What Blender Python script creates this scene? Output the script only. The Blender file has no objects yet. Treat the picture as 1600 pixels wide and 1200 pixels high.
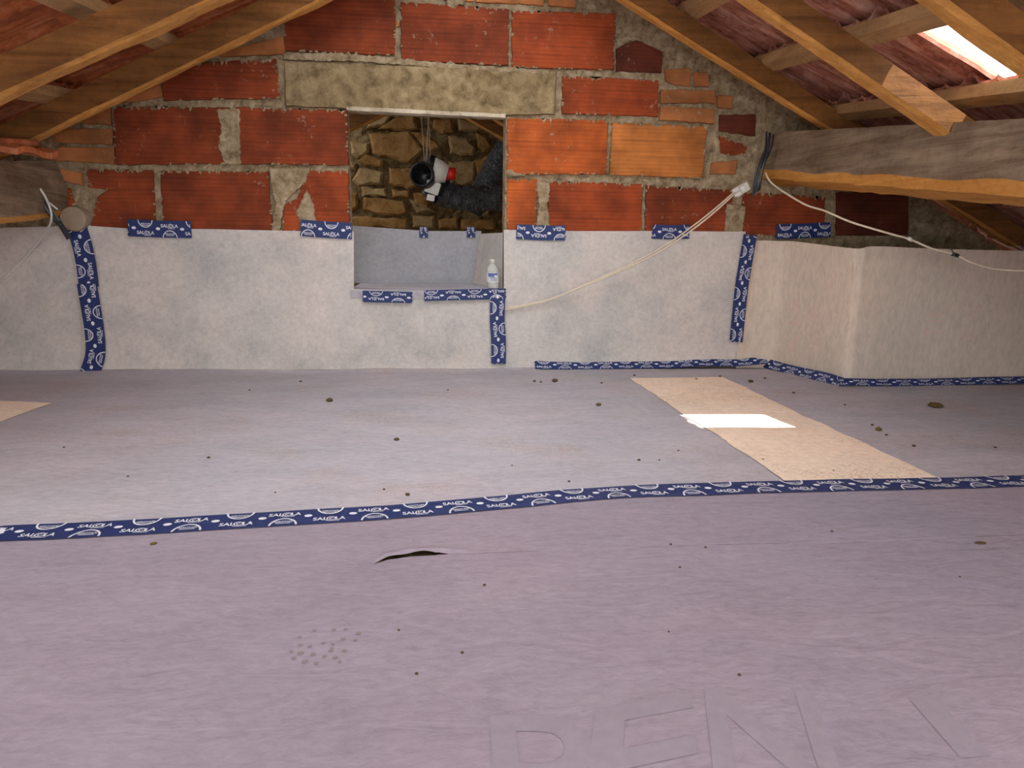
import bpy, bmesh, math, random
from mathutils import Vector, Matrix, noise
random.seed(7)
# ------------------------------------------------------------------ camera
F_PX, PITCH, YAW, ROLL, H = 1100.0, math.radians(11.2), math.radians(6.5), math.radians(.7), .52
cp, sp, cy, sy = math.cos(PITCH), math.sin(PITCH), math.cos(YAW), math.sin(YAW)
FW = Vector((sy*cp, cy*cp, -sp)); R0 = Vector((cy, -sy, 0)); U0 = R0.cross(FW)
RT = R0*math.cos(ROLL) + U0*math.sin(ROLL); UP = U0*math.cos(ROLL) - R0*math.sin(ROLL)
CAM = Vector((0, 0, H))
col = bpy.context.scene.collection
cam_d = bpy.data.cameras.new('camera'); cam_d.sensor_width = 36; cam_d.lens = F_PX/1600*36
cam_d.clip_start = .02
cam = bpy.data.objects.new('camera', cam_d); col.objects.link(cam)
cam.matrix_world = Matrix(((RT.x, UP.x, -FW.x, CAM.x), (RT.y, UP.y, -FW.y, CAM.y), (RT.z, UP.z, -FW.z, CAM.z), (0, 0, 0, 1)))
bpy.context.scene.camera = cam
# ------------------------------------------------------------------ light
sc = bpy.context.scene
w = bpy.data.worlds.new('sky'); sc.world = w; w.use_nodes = True
bg = w.node_tree.nodes['Background']; bg.inputs[0].default_value = (.95, .97, 1.0, 1); bg.inputs[1].default_value = 3.0
sun_d = bpy.data.lights.new('sun', 'SUN'); sun_d.energy = 22; sun_d.angle = math.radians(.6); sun_d.color = (1, .92, .82)
sun = bpy.data.objects.new('sun', sun_d); col.objects.link(sun)
SUN = Vector((.41, -.177, .894)).normalized()
sun.rotation_euler = SUN.to_track_quat('Z', 'Y').to_euler(); sun.location = (3, -1, 6)
ar_d = bpy.data.lights.new('fill_from_open_end', 'AREA'); ar_d.shape = 'RECTANGLE'; ar_d.size = 2.8; ar_d.size_y = .8  # added area lamp, fill light standing in for daylight at the open end
ar_d.energy = 24; ar_d.color = (.98, .96, 1.0)
ar = bpy.data.objects.new('fill_from_open_end', ar_d); col.objects.link(ar)
ar.location = (.2, -1.1, 1.1); ar.rotation_euler = (math.radians(80), 0, 0)
vs = sc.view_settings; vs.view_transform = 'Standard'; vs.look = 'None'; vs.gamma = 1; vs.use_curve_mapping = False
vs.exposure = -.08
# ------------------------------------------------------------------ placing helpers
D = 2.95            # the brick wall stands in the plane y = D
def ray(x, y): return FW + RT*((x-800)/F_PX) + UP*((600-y)/F_PX)
def atY(x, y, d): r = ray(x, y); return CAM + r*(d/r.y)
def atZ(x, y, z=0.0): r = ray(x, y); return CAM + r*((z-H)/r.z)
def zR(x, y): return 1.85 + .11*(y-2.65) - .53*x      # underside of the right roof slope
def zL(x, y): return 1.63 + .11*(y-2.65) + .50*x      # and of the left one
def onR(x, y, off=0.0):
    r = ray(x, y); n = Vector((.53, -.11, 1)); d = 1.85-.11*2.65+off
    return CAM + r*((d-n.dot(CAM))/n.dot(r))
def nz(x, y, z=0.0): return noise.noise(Vector((x, y, z)))
def hz(x, y):
    h = .005*nz(x*1.7, y*1.7, 3) + .0016*nz(x*7, y*7, 9)
    h += .006*max(0, 1-abs(y-2.9)/.25)*nz(x*3, y*5, 5)
    return h
# ------------------------------------------------------------------ mesh helpers
class MB:
    def __init__(s): s.v = []; s.f = []; s.m = []; s.uv = []; s.sm = []
    def vert(s, p): s.v.append(tuple(p)); return len(s.v)-1
    def face(s, idx, m=0, uv=None, sm=False): s.f.append(tuple(idx)); s.m.append(m); s.uv.append(uv); s.sm.append(sm)
    def quadgrid(s, P, m=0, sm=True, uv=None, skip=None):
        nr, nc = len(P), len(P[0]); b = len(s.v)
        for r in P:
            for p in r: s.v.append(tuple(p))
        for i in range(nr-1):
            for j in range(nc-1):
                if skip and skip(i, j): continue
                q = (b+i*nc+j, b+i*nc+j+1, b+(i+1)*nc+j+1, b+(i+1)*nc+j)
                s.face(q, m, None if uv is None else [uv(i, j), uv(i, j+1), uv(i+1, j+1), uv(i+1, j)], sm)
    def hexa(s, c, m=0):
        b = len(s.v)
        for p in c: s.v.append(tuple(p))
        for q in ((0, 3, 2, 1), (4, 5, 6, 7), (0, 1, 5, 4), (1, 2, 6, 5), (2, 3, 7, 6), (3, 0, 4, 7)): s.face([b+i for i in q], m)
    def box(s, a, c, m=0):
        x0, y0, z0 = a; x1, y1, z1 = c
        s.hexa([(x0, y0, z0), (x1, y0, z0), (x1, y1, z0), (x0, y1, z0), (x0, y0, z1), (x1, y0, z1), (x1, y1, z1), (x0, y1, z1)], m)
    def prism(s, pts, back, m=0, inset=0.0, uv=None):
        """front polygon pts (3D), extruded by vector back; a small chamfer round the front"""
        n = len(pts); c = sum((Vector(p) for p in pts), Vector())/n; bk = Vector(back); b = len(s.v)
        bn = bk.normalized()
        for p in pts:
            p = Vector(p); d = (c-p).normalized(); s.v.append(tuple(p + d*inset))
        for p in pts: s.v.append(tuple(Vector(p) + bn*inset))
        for p in pts: s.v.append(tuple(Vector(p)+bk))
        s.face([b+i for i in range(n)], m)
        for i in range(n):
            j = (i+1) % n
            s.face((b+j, b+i, b+n+i, b+n+j), m); s.face((b+n+j, b+n+i, b+2*n+i, b+2*n+j), m)
        s.face([b+2*n+i for i in reversed(range(n))], m)
    def tube(s, path, r, n=10, m=0, cap=True, ripple=None):
        path = [Vector(p) for p in path]; N = len(path); b = len(s.v); up = Vector((.13, .21, .97))
        u = None
        for i, p in enumerate(path):
            t = (path[min(i+1, N-1)]-path[max(i-1, 0)]).normalized()
            if u is None: u = t.cross(up).normalized()
            u = (u - t*u.dot(t)).normalized(); v = t.cross(u)
            ri = r[i] if isinstance(r, (list, tuple)) else r
            for k in range(n):
                a = 2*math.pi*k/n; rr = ri*(1 if ripple is None else ripple(i, k))
                s.v.append(tuple(p + u*math.cos(a)*rr + v*math.sin(a)*rr))
        for i in range(N-1):
            for k in range(n):
                s.face((b+i*n+k, b+i*n+(k+1) % n, b+(i+1)*n+(k+1) % n, b+(i+1)*n+k), m, None, True)
        if cap:
            s.face([b+k for k in reversed(range(n))], m); s.face([b+(N-1)*n+k for k in range(n)], m)
    def build(s, name, mats, parent=None, recalc=True):
        me = bpy.data.meshes.new(name); me.from_pydata(s.v, [], s.f)
        if not isinstance(mats, (list, tuple)): mats = [mats]
        for m in mats: me.materials.append(m)
        me.polygons.foreach_set('material_index', s.m); me.polygons.foreach_set('use_smooth', s.sm)
        if any(u is not None for u in s.uv):
            l = me.uv_layers.new(name='UVMap'); k = 0
            for p, u in zip(me.polygons, s.uv):
                for q in range(p.loop_total):
                    l.data[k].uv = u[q] if u is not None else (.5, .5)
                    k += 1
        if recalc:
            bm = bmesh.new(); bm.from_mesh(me); bmesh.ops.recalc_face_normals(bm, faces=bm.faces); bm.to_mesh(me); bm.free()
        me.update()
        o = bpy.data.objects.new(name, me); col.objects.link(o); o.parent = parent
        return o
def tag(o, label=None, cat=None, group=None, kind=None):
    if label: o['label'] = label
    if cat: o['category'] = cat
    if group: o['group'] = group
    if kind: o['kind'] = kind
    return o
def empty(name, loc):
    o = bpy.data.objects.new(name, None); col.objects.link(o); o.location = loc; o.empty_display_size = .05; return o
def child(mb, name, mats, root):
    L = Vector(root.location)
    mb.v = [tuple(Vector(p)-L) for p in mb.v]
    return mb.build(name, mats, root)
def smooth_path(pts, k=8):
    pts = [Vector(p) for p in pts]; out = []
    for i in range(len(pts)-1):
        p0 = pts[max(i-1, 0)]; p1 = pts[i]; p2 = pts[i+1]; p3 = pts[min(i+2, len(pts)-1)]
        for j in range(k):
            t = j/k
            out.append(.5*((2*p1)+(p2-p0)*t+(2*p0-5*p1+4*p2-p3)*t*t+(3*p1-p0-3*p2+p3)*t**3))
    out.append(pts[-1]); return out
# ------------------------------------------------------------------ materials
def mat(name, rough=.9, spec=.2):
    m = bpy.data.materials.new(name); m.use_nodes = True; nt = m.node_tree; b = nt.nodes['Principled BSDF']
    b.inputs['Roughness'].default_value = rough; b.inputs['Specular IOR Level'].default_value = spec
    return m, nt, b
def N(nt, typ, **kw):
    n = nt.nodes.new(typ)
    for k, v in kw.items():
        if k in n.inputs.keys(): n.inputs[k].default_value = v
        else: setattr(n, k, v)
    return n
def objco(nt, scale=(1, 1, 1), rot=(0, 0, 0)):
    g = N(nt, 'ShaderNodeNewGeometry'); mp = N(nt, 'ShaderNodeMapping'); mp.inputs['Scale'].default_value = scale; mp.inputs['Rotation'].default_value = rot
    nt.links.new(g.outputs['Position'], mp.inputs['Vector']); return mp.outputs[0]
def nse(nt, vec, scale, detail=4, rough=.6, dist=0.0):
    n = N(nt, 'ShaderNodeTexNoise'); n.inputs['Scale'].default_value = scale; n.inputs['Detail'].default_value = detail
    n.inputs['Roughness'].default_value = rough; n.inputs['Distortion'].default_value = dist
    nt.links.new(vec, n.inputs['Vector']); return n.outputs['Fac']
def ramp(nt, fac, stops):
    r = N(nt, 'ShaderNodeValToRGB'); e = r.color_ramp.elements
    while len(e) < len(stops): e.new(.5)
    for q, (p, c) in zip(e, stops): q.position = p; q.color = (*c, 1) if len(c) == 3 else c
    nt.links.new(fac, r.inputs[0]); return r.outputs[0]
def mix(nt, fac, a, b, mode='MIX'):
    m = N(nt, 'ShaderNodeMix', data_type='RGBA', blend_type=mode)
    for s, v in ((0, fac), (6, a), (7, b)):
        if isinstance(v, (int, float)): m.inputs[s].default_value = v
        elif isinstance(v, tuple): m.inputs[s].default_value = (*v, 1)
        else: nt.links.new(v, m.inputs[s])
    return m.outputs[2]
def bump(nt, b, fac, strength=.3, dist=.005, prev=None):
    n = N(nt, 'ShaderNodeBump'); n.inputs['Strength'].default_value = strength; n.inputs['Distance'].default_value = dist
    nt.links.new(fac, n.inputs['Height'])
    if prev is not None: nt.links.new(prev, n.inputs['Normal'])
    nt.links.new(n.outputs[0], b.inputs['Normal']); return n.outputs[0]
def flat(name, c, rough=.6, spec=.3, metal=0.0):
    m, nt, b = mat(name, rough, spec); b.inputs['Base Color'].default_value = (*c, 1); b.inputs['Metallic'].default_value = metal
    v = objco(nt); f = nse(nt, v, 60, 3)
    nt.links.new(mix(nt, .25, c, ramp(nt, f, [(.3, tuple(q*.7 for q in c)), (.7, tuple(min(1, q*1.2) for q in c))])), b.inputs['Base Color'])
    return m
def fabric(name, c0, c1, c2, stretch=(1, 1, 1), stains=False, streak=.3):
    m, nt, b = mat(name, .95, .06)
    v = objco(nt, stretch); vr = objco(nt)
    blot = nse(nt, v, 5, 6, .65)
    c = ramp(nt, blot, [(.32, c0), (.5, c1), (.68, c2)])
    fine = nse(nt, v, 55, 5, .7, .6)
    c = mix(nt, .55, c, ramp(nt, fine, [(.32, tuple(q*.72 for q in c1)), (.55, c1), (.75, tuple(min(1, q*1.18) for q in c1))]), 'MIX')
    big = nse(nt, vr, 1.3, 3)
    c = mix(nt, .5, c, ramp(nt, big, [(.35, (.80, .86, .92)), (.6, (1.0, .93, .95))]), 'MULTIPLY')
    if stains:
        f1 = nse(nt, vr, 3.2, 2); f2 = nse(nt, vr, 170, 3, .7)
        mm = N(nt, 'ShaderNodeMath', operation='MULTIPLY'); nt.links.new(ramp(nt, f1, [(.50, (0, 0, 0)), (.66, (1, 1, 1))]), mm.inputs[0]); nt.links.new(ramp(nt, f2, [(.52, (0, 0, 0)), (.66, (1, 1, 1))]), mm.inputs[1])
        c = mix(nt, mm.outputs[0], c, (.42, .26, .15))
    nt.links.new(c, b.inputs['Base Color'])
    p = bump(nt, b, fine, .25, .002); bump(nt, b, nse(nt, v, 9, 4, .5, 1.2), streak, .012, p)
    return m
M = {}
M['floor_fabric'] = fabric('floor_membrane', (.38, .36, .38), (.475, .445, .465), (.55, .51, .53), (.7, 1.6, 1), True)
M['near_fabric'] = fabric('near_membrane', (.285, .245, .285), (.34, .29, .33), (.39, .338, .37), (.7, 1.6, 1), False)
M['sun_band'] = fabric('painted_sun_band', (.88, .68, .50), (.94, .76, .58), (.96, .80, .64), (1, 1, 1), True)  # light cream tones carry the brightness of the sunlit floor band
M['wall_fabric'] = fabric('wall_membrane', (.36, .375, .37), (.62, .58, .52), (.77, .70, .62), (1, 1, 1), False, .15)
M['box_fabric'] = fabric('box_membrane', (.62, .54, .43), (.68, .58, .46), (.72, .60, .49), (1, 1, .4), False, .15)
M['grey_fabric'] = fabric('grey_membrane', (.33, .34, .35), (.42, .42, .43), (.50, .48, .48))
M['tape'] = flat('blue_tape', (.018, .033, .125), .5, .3)
M['print'] = flat('white_print', (.72, .74, .80), .5, .3)
M['black'] = flat('black_plastic', (.012, .012, .014), .35, .5)
M['strap'] = flat('dark_strap', (.03, .033, .034), .3, .5)
M['white'] = flat('white_plastic', (.72, .70, .62), .45, .4)
M['cable'] = flat('cream_cable', (.70, .60, .45), .45, .4)
M['red'] = flat('red_plastic', (.6, .02, .01), .4, .4)
M['cord'] = flat('string', (.45, .36, .22), .9, .1)
M['crumb'] = flat('crumb', (.10, .07, .04), .95, .1)
M['leaf'] = flat('dry_moss', (.12, .085, .03), .95, .1)
def brick_mat(name, c, groove=True):
    m, nt, b = mat(name, .75, .25)
    v = objco(nt); vs_ = objco(nt, (1.2, 1, 55))
    big = nse(nt, v, 7, 3); fn = nse(nt, vs_, 1.6, 4, .6)
    cc = mix(nt, .9, c, ramp(nt, big, [(.3, tuple(q*.5 for q in c)), (.7, tuple(min(1, q*1.3) for q in c))]))
    line = ramp(nt, fn, [(.33, (.55, .5, .48)), (.45, (1, 1, 1)), (.75, (1.0, 1.0, 1.0))])
    cc = mix(nt, .5 if groove else .15, cc, line, 'MULTIPLY')
    wv = N(nt, 'ShaderNodeTexWave', wave_type='BANDS', bands_direction='Z'); wv.inputs['Scale'].default_value = 20; wv.inputs['Distortion'].default_value = 1.6
    wv.inputs['Detail'].default_value = 2; wv.inputs['Detail Scale'].default_value = .6; nt.links.new(objco(nt, (.4, 1, 1)), wv.inputs['Vector'])
    cc = mix(nt, .30 if groove else 0.0, cc, ramp(nt, wv.outputs['Fac'], [(.02, (.35, .3, .3)), (.16, (1, 1, 1))]), 'MULTIPLY')
    spl = nse(nt, v, 42, 6, .75, .4); zone = nse(nt, v, 4.5, 3)
    a = ramp(nt, spl, [(.60, (0, 0, 0)), (.67, (1, 1, 1))]); z = ramp(nt, zone, [(.5, (0, 0, 0)), (.64, (1, 1, 1))])
    mm = N(nt, 'ShaderNodeMath', operation='MULTIPLY'); nt.links.new(a, mm.inputs[0]); nt.links.new(z, mm.inputs[1])
    cc = mix(nt, mm.outputs[0], cc, (.36, .28, .19))
    nt.links.new(cc, b.inputs['Base Color'])
    p = bump(nt, b, fn, .5, .004); bump(nt, b, spl, .2, .003, p)
    return m
BR = [brick_mat('brick_red', (.24, .045, .012)), brick_mat('brick_mid', (.33, .06, .014)), brick_mat('brick_bright', (.46, .10, .018)),
      brick_mat('brick_orange', (.52, .18, .04)), brick_mat('brick_slab', (.45, .17, .055), False), brick_mat('brick_dark', (.13, .028, .012))]
def mortar_mat(name, c0, c1, sc_=30, bs=.8):
    m, nt, b = mat(name, .98, .05); v = objco(nt)
    f = nse(nt, v, sc_, 8, .72, .3); g = nse(nt, v, 5, 3)
    c = ramp(nt, f, [(.3, tuple(q*.45 for q in c0)), (.45, c0), (.65, c1)])
    c = mix(nt, .5, c, ramp(nt, g, [(.35, (.6, .55, .5)), (.6, (1, 1, 1))]), 'MULTIPLY')
    nt.links.new(c, b.inputs['Base Color']); bump(nt, b, f, bs, .012); return m
M['mortar'] = mortar_mat('mortar', (.33, .25, .145), (.54, .44, .29))
M['lintel'] = mortar_mat('concrete', (.27, .20, .105), (.43, .335, .185), 20, .6)
M['rubble'] = mortar_mat('earth_mortar', (.20, .135, .06), (.34, .25, .13), 32, 1)
M['stone'] = mortar_mat('stone', (.28, .15, .05), (.42, .25, .10), 14, 1)
M['stone2'] = mortar_mat('stone_pale', (.33, .22, .10), (.44, .32, .16), 18, 1)
def wood_mat(name, c0, c1, axis, dirt=.5):
    m, nt, b = mat(name, .7, .25); s = {'x': (1.5, 18, 18), 'y': (18, 1.5, 18)}[axis]
    v = objco(nt, s); f = nse(nt, v, 1.6, 6, .65, .8); g = nse(nt, objco(nt), 4, 4); k = nse(nt, objco(nt), 45, 5, .7)
    c = ramp(nt, f, [(.3, c0), (.65, c1)])
    c = mix(nt, dirt, c, ramp(nt, g, [(.3, (.45, .40, .36)), (.65, (1.1, 1.05, 1))]), 'MULTIPLY')
    c = mix(nt, .35, c, ramp(nt, k, [(.35, (.5, .45, .4)), (.5, (1, 1, 1))]), 'MULTIPLY')
    nt.links.new(c, b.inputs['Base Color']); p = bump(nt, b, f, .35, .004); bump(nt, b, k, .25, .003, p); return m
M['rafter'] = wood_mat('rafter_wood', (.12, .048, .012), (.28, .125, .032), 'x', .7)
M['rafter_under'] = wood_mat('rafter_underside', (.50, .22, .045), (.74, .38, .10), 'x', .4)  # brighter orange wood for the rafter undersides
M['batten'] = wood_mat('batten_wood', (.30, .17, .07), (.46, .28, .13), 'y')
M['beam'] = wood_mat('weathered_beam', (.13, .085, .05), (.30, .23, .16), 'y', .8)
M['sap'] = wood_mat('orange_sapwood', (.42, .17, .03), (.62, .30, .07), 'y', .3)
def tile_mat(name, c0, c1, c2):
    m, nt, b = mat(name, .85, .15); v = objco(nt, (3, 14, 3)); f = nse(nt, v, 2.2, 7, .7, .5); k = nse(nt, objco(nt), 30, 6, .75)
    c = ramp(nt, f, [(.3, c0), (.5, c1), (.68, c2)])
    c = mix(nt, .5, c, ramp(nt, k, [(.35, (.35, .30, .3)), (.55, (1, 1, 1))]), 'MULTIPLY')
    nt.links.new(c, b.inputs['Base Color']); p = bump(nt, b, f, .5, .006); bump(nt, b, k, .5, .004, p); return m
M['tileR'] = tile_mat('clay_tile', (.13, .045, .035), (.42, .17, .115), (.62, .38, .30))
M['tileL'] = tile_mat('orange_clay_tile', (.22, .05, .02), (.48, .14, .05), (.58, .24, .12))

# ------------------------------------------------------------------ SETTING: floor
mb = MB(); mb.box((-3.1, -1.2, -.06), (3.4, 4.4, -.02)); tag(mb.build('floor', M['rubble']), 'earth coloured attic floor under the membrane', kind='structure')
# ------------------------------------------------------------------ SETTING: brick wall
OPX0, OPX1, OPZ0, OPZ1 = -.328, .299, .325, 1.03
rng = random.Random(3)
def jag(pts, step=.02, amp=.0022):
    out = []
    for i, a in enumerate(pts):
        b = pts[(i+1) % len(pts)]; n = max(1, int((b-a).length/step))
        for k in range(n):
            p = a.lerp(b, k/n)
            out.append(p + Vector((rng.uniform(-amp, amp), 0, rng.uniform(-amp, amp))))
    return out
mb = MB()
# mortar body, cut out at the opening and along both roof slopes
xs = sorted([-2.0+.016*i for i in range(291) if min(abs(-2.0+.016*i-OPX0), abs(-2.0+.016*i-OPX1)) > .006] + [OPX0, OPX1])
zs = sorted([-.02+.016*i for i in range(122) if min(abs(-.02+.016*i-OPZ0), abs(-.02+.016*i-OPZ1)) > .006] + [OPZ0, OPZ1])
def hole(x, z): return OPX0 < x < OPX1 and OPZ0 < z < OPZ1
P = []
for z in zs:
    row = []
    for x in xs:
        top = min(zR(x, D), zL(x, D))-.01; zz = min(z, top)
        onedge = (x in (OPX0, OPX1) or z in (OPZ0, OPZ1))
        row.append(Vector((x, D+.004+.007*nz(x*40, zz*40)+.004*nz(x*9, zz*9, 4)+(0 if not onedge else 0), zz)))
    P.append(row)
def sk(i, j):
    xm = (xs[j]+xs[j+1])/2; zm = (zs[i]+zs[i+1])/2
    return hole(xm, zm) or zs[i] > min(zR(xm, D), zL(xm, D))
mb.quadgrid(P, 0, False, skip=sk)
TH = .11
def slab(x0, x1, z0, z1): mb.box((x0, D+.02, z0), (x1, D+TH, z1), 0)
slab(-2.0, OPX0, -.02, .6); slab(OPX1, 2.3, -.02, .6); slab(OPX0, OPX1, -.02, OPZ0-.003)
def slope_slab(xa, xb):   # upper wall core under the slope
    za, zb = min(zR(xa, D), zL(xa, D))-.03, min(zR(xb, D), zL(xb, D))-.03
    if za < .62 and zb < .62: return
    lo = .6 if not (xa >= OPX0-.001 and xb <= OPX1+.001) else OPZ1+.003
    za, zb = max(za, lo+.001), max(zb, lo+.001)
    mb.hexa([(xa, D+.02, lo), (xb, D+.02, lo), (xb, D+TH, lo), (xa, D+TH, lo), (xa, D+.02, za), (xb, D+.02, zb), (xb, D+TH, zb), (xa, D+TH, za)], 0)
cuts = [-1.95, -1.6, -1.2, -.8, OPX0, 0, .105, OPX1, .7, 1.1, 1.5, 1.95]
for a, b in zip(cuts, cuts[1:]): slope_slab(a, b)
wall_mats = [M['mortar']] + BR
bricks = [  # (material 0..5, outline in the wall plane, how far it stands proud)
 (0, [(447,-45),(617,-40),(617,86),(444,79)], .010), (0, [(626,2),(796,14),(794,102),(627,95)], .010), (1, [(800,16),(962,21),(960,109),(800,105)], .010),
 (4, [(500,-14),(612,-18),(612,-8),(505,-6)], .006), (4, [(640,-22),(740,-20),(740,2),(640,-6)], .008), (4, [(744,-22),(850,-20),(850,8),(744,3)], .008), (4, [(857,-20),(899,-18),(899,12),(857,8)], .012),
 (5, [(963,76),(994,62),(1036,80),(1034,113),(963,111)], .006),
 (4, [(1039,108),(1079,106),(1079,134),(1055,132),(1040,126)], .012), (4, [(1084,112),(1108,113),(1108,135),(1085,134)], .012),
 (1, [(879,118),(1030,125),(1029,182),(878,177)], .012), (4, [(1033,140),(1118,141),(1118,161),(1033,161)], .012), (4, [(1032,165),(1117,170),(1116,193),(1031,187)], .014),
 (4, [(1122,148),(1145,150),(1144,170),(1122,167)], .012), (5, [(1125,180),(1181,178),(1181,213),(1124,204)], .008), (0, [(1124,213),(1168,227),(1163,243),(1128,240)], .008),
 (4, [(1112,254),(1152,250),(1150,272),(1111,272)], .010), (2, [(793,184),(950,188),(948,272),(792,272)], .012), (3, [(957,191),(1105,198),(1098,279),(953,273)], .012),
 (2, [(793,280),(840,280),(837,368),(792,368)], .010), (1, [(856,283),(1004,287),(1002,370),(857,370)], .010), (0, [(1010,290),(1146,297),(1142,370),(1008,370)], .010),
 (0, [(1162,300),(1290,308),(1290,368),(1160,368)], .008), (5, [(1308,300),(1420,300),(1420,368),(1308,368)], .008),
 (0, [(252,100),(431,92),(437,153),(255,157)], .010), (4, [(184,160),(249,131),(254,151),(215,158)], .012), (4, [(340,82),(443,56),(445,84),(342,88)], .012),
 (0, [(176,166),(358,168),(361,256),(180,258)], .010), (0, [(367,167),(541,172),(544,258),(370,256)], .010),
 (4, [(126,175),(172,170),(172,195),(126,193)], .012), (4, [(85,201),(175,201),(175,226),(82,222)], .012), (4, [(90,229),(177,230),(178,256),(70,250)], .010),
 (0, [(135,264),(239,266),(243,368),(140,368),(148,318),(152,308),(167,296),(137,293)], .010), (0, [(250,267),(418,268),(427,368),(256,368)], .010),
 (1, [(482,267),(543,267),(546,368),(441,368),(444,319),(463,310)], .010), (4, [(70,260),(126,270),(128,289),(68,277)], .016), (1, [(82,290),(108,294),(122,335),(100,345),(80,300)], .012),
 (3, [(619,32),(625,30),(625,41),(619,42)], .004),
]
for k, poly, pr in bricks:
    pts = [atY(x, y, D-pr) for x, y in poly]
    mb.prism(jag(pts), (0, pr+.03, 0), k+1, .0025)
for k, poly, pr in bricks:
    if k > 3: continue
    q = [atY(x, y, D-pr-.0015) for x, y in poly]; lo = Vector((min(p.x for p in q), 0, min(p.z for p in q))); hi = Vector((max(p.x for p in q), 0, max(p.z for p in q)))
    for t in range(int((hi.x-lo.x)*75)):
        x = rng.uniform(lo.x+.004, hi.x-.004); top = rng.random() < .6
        dirx = 0
        # edge height at x: highest / lowest crossing of the outline
        zc = []
        for a, b in zip(q, q[1:]+q[:1]):
            if (a.x-x)*(b.x-x) < 0: zc.append(a.z+(b.z-a.z)*(x-a.x)/(b.x-a.x))
        if len(zc) < 2: continue
        z = max(zc) if top else min(zc); hgt = rng.uniform(.003, .016)*(1 if top else .6); wd_ = rng.uniform(.003, .012); sg = -1 if top else 1
        y = D-pr-.0012
        pts = [Vector((x-wd_, y, z-sg*.002)), Vector((x+wd_, y, z-sg*.002)), Vector((x+wd_*.6, y, z+sg*hgt*.5)), Vector((x+rng.uniform(-.4, .4)*wd_, y, z+sg*hgt)), Vector((x-wd_*.6, y, z+sg*hgt*.4))]
        mb.prism(pts, (0, .006, 0), 0, .0006)
    for t in range(int((hi.z-lo.z)*60)):
        z = rng.uniform(lo.z, hi.z); xc = []
        for a, b in zip(q, q[1:]+q[:1]):
            if (a.z-z)*(b.z-z) < 0: xc.append(a.x+(b.x-a.x)*(z-a.z)/(b.z-a.z))
        if len(xc) < 2: continue
        rgt = rng.random() < .5; x = max(xc) if rgt else min(xc); sg = -1 if rgt else 1; ln_ = rng.uniform(.002, .010); hh = rng.uniform(.002, .006); y = D-pr-.0012
        mb.prism([Vector((x-sg*.002, y, z-hh)), Vector((x+sg*ln_, y, z-hh*.2)), Vector((x+sg*ln_*.6, y, z+hh*.7)), Vector((x-sg*.002, y, z+hh))], (0, .006, 0), 0, .0005)
# smears of mortar lying on the brick faces
for poly in ([(338,170),(374,170),(376,256),(350,257),(340,225),(345,200)], [(420,262),(486,262),(470,290),(448,312),(441,335),(436,368),(424,368),(430,320),(424,290)],
             [(463,330),(480,296),(490,320),(496,368),(470,368)], [(838,283),(860,284),(856,320),(860,368),(836,368),(842,320)], [(1136,318),(1166,322),(1160,368),(1132,368)],
             [(690,-8),(730,-4),(725,6),(706,12),(698,4)], [(443,84),(520,82),(620,90),(700,99),(860,110),(860,116),(690,106),(560,96),(443,93)],
             [(963,60),(985,55),(990,62),(966,74)], [(792,262),(812,272),(826,274),(792,276)]):
    big = (max(p[0] for p in poly)-min(p[0] for p in poly)) > 300
    pts = [atY(x, y, D-.0135) for x, y in poly]
    mb.prism(jag(pts, .008, .0035), (0, .02, 0), 0, .004)
wall = tag(mb.build('wall_back', wall_mats), 'hollow red clay brick gable wall with rough mortar', kind='structure')
# lintel over the opening, a part of the wall
mb = MB()
lp = [atY(x, y, D-.012) for x, y in ((443,96),(655,103),(870,113),(867,178),(790,180),(540,169),(446,165))]
mb.prism(jag(lp, .03, .002), (0, TH+.012, 0), 0, .004)
tag(mb.build('lintel', M['lintel'], wall), 'grey concrete lintel over the opening')
mb = MB(); mb.prism(jag([atY(x, y, D-.014) for x, y in ((541,166),(790,178),(790,184),(541,172))], .03, .001), (0, .05, 0), 0, .002)
M['lintel_underlight'] = mortar_mat('lintel_underlight', (.55, .47, .34), (.70, .62, .48), 20, .3)  # pale colour stands for light from below on the lintel's underside
tag(mb.build('lit_lintel_edge', M['lintel_underlight'], wall), 'pale edge under the lintel, light from below painted into its colour')
# far stone gable wall
D2 = 4.25
mb = MB()
P = [[Vector((x*.03, D2+.02+.03*nz(x*.4, z*.4)+.02*nz(x*1.3, z*1.3, 8)+.02*nz(x*.13, z*.13, 5), z*.03)) for x in range(-50, 60)] for z in range(-1, 66)]
mb.quadgrid(P, 0, False)
stones = [[(575,208),(640,205),(662,235),(640,255),(600,246),(582,240)], [(608,262),(650,262),(655,290),(640,296),(607,288)], [(560,262),(598,270),(596,288),(560,290),(548,282)],
 [(568,240),(600,250),(598,262),(570,258),(560,250)], [(563,292),(604,294),(604,306),(565,306)], [(568,308),(634,314),(636,334),(600,338),(566,326)], [(612,296),(642,298),(640,310),(614,308)],
 [(548,222),(575,222),(578,238),(560,248),(548,240)], [(545,340),(580,338),(640,342),(638,358),(545,356)], [(646,336),(680,336),(680,356),(646,356)], [(684,342),(716,340),(716,358),(684,358)],
 [(720,342),(775,346),(775,360),(720,358)], [(700,252),(742,252),(742,285),(724,292),(706,280)], [(678,186),(706,184),(708,206),(690,208),(676,200)], [(700,212),(730,214),(744,232),(738,244),(704,240)],
 [(620,180),(650,180),(652,200),(640,204),(590,202)], [(640,205),(670,210),(690,230),(676,238),(660,226)], [(585,182),(612,180),(600,198),(572,200)], [(646,300),(670,304),(670,328),(646,326)],
 [(716,186),(740,188),(756,200),(736,206),(716,202)], [(745,205),(760,212),(770,230),(756,240),(748,228)], [(545,298),(558,300),(560,326),(545,330)], [(640,312),(664,318),(680,330),(650,334)], [(742,250),(770,240),(776,280),(748,288)], [(546,250),(558,254),(556,264),(546,262)]]
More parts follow.
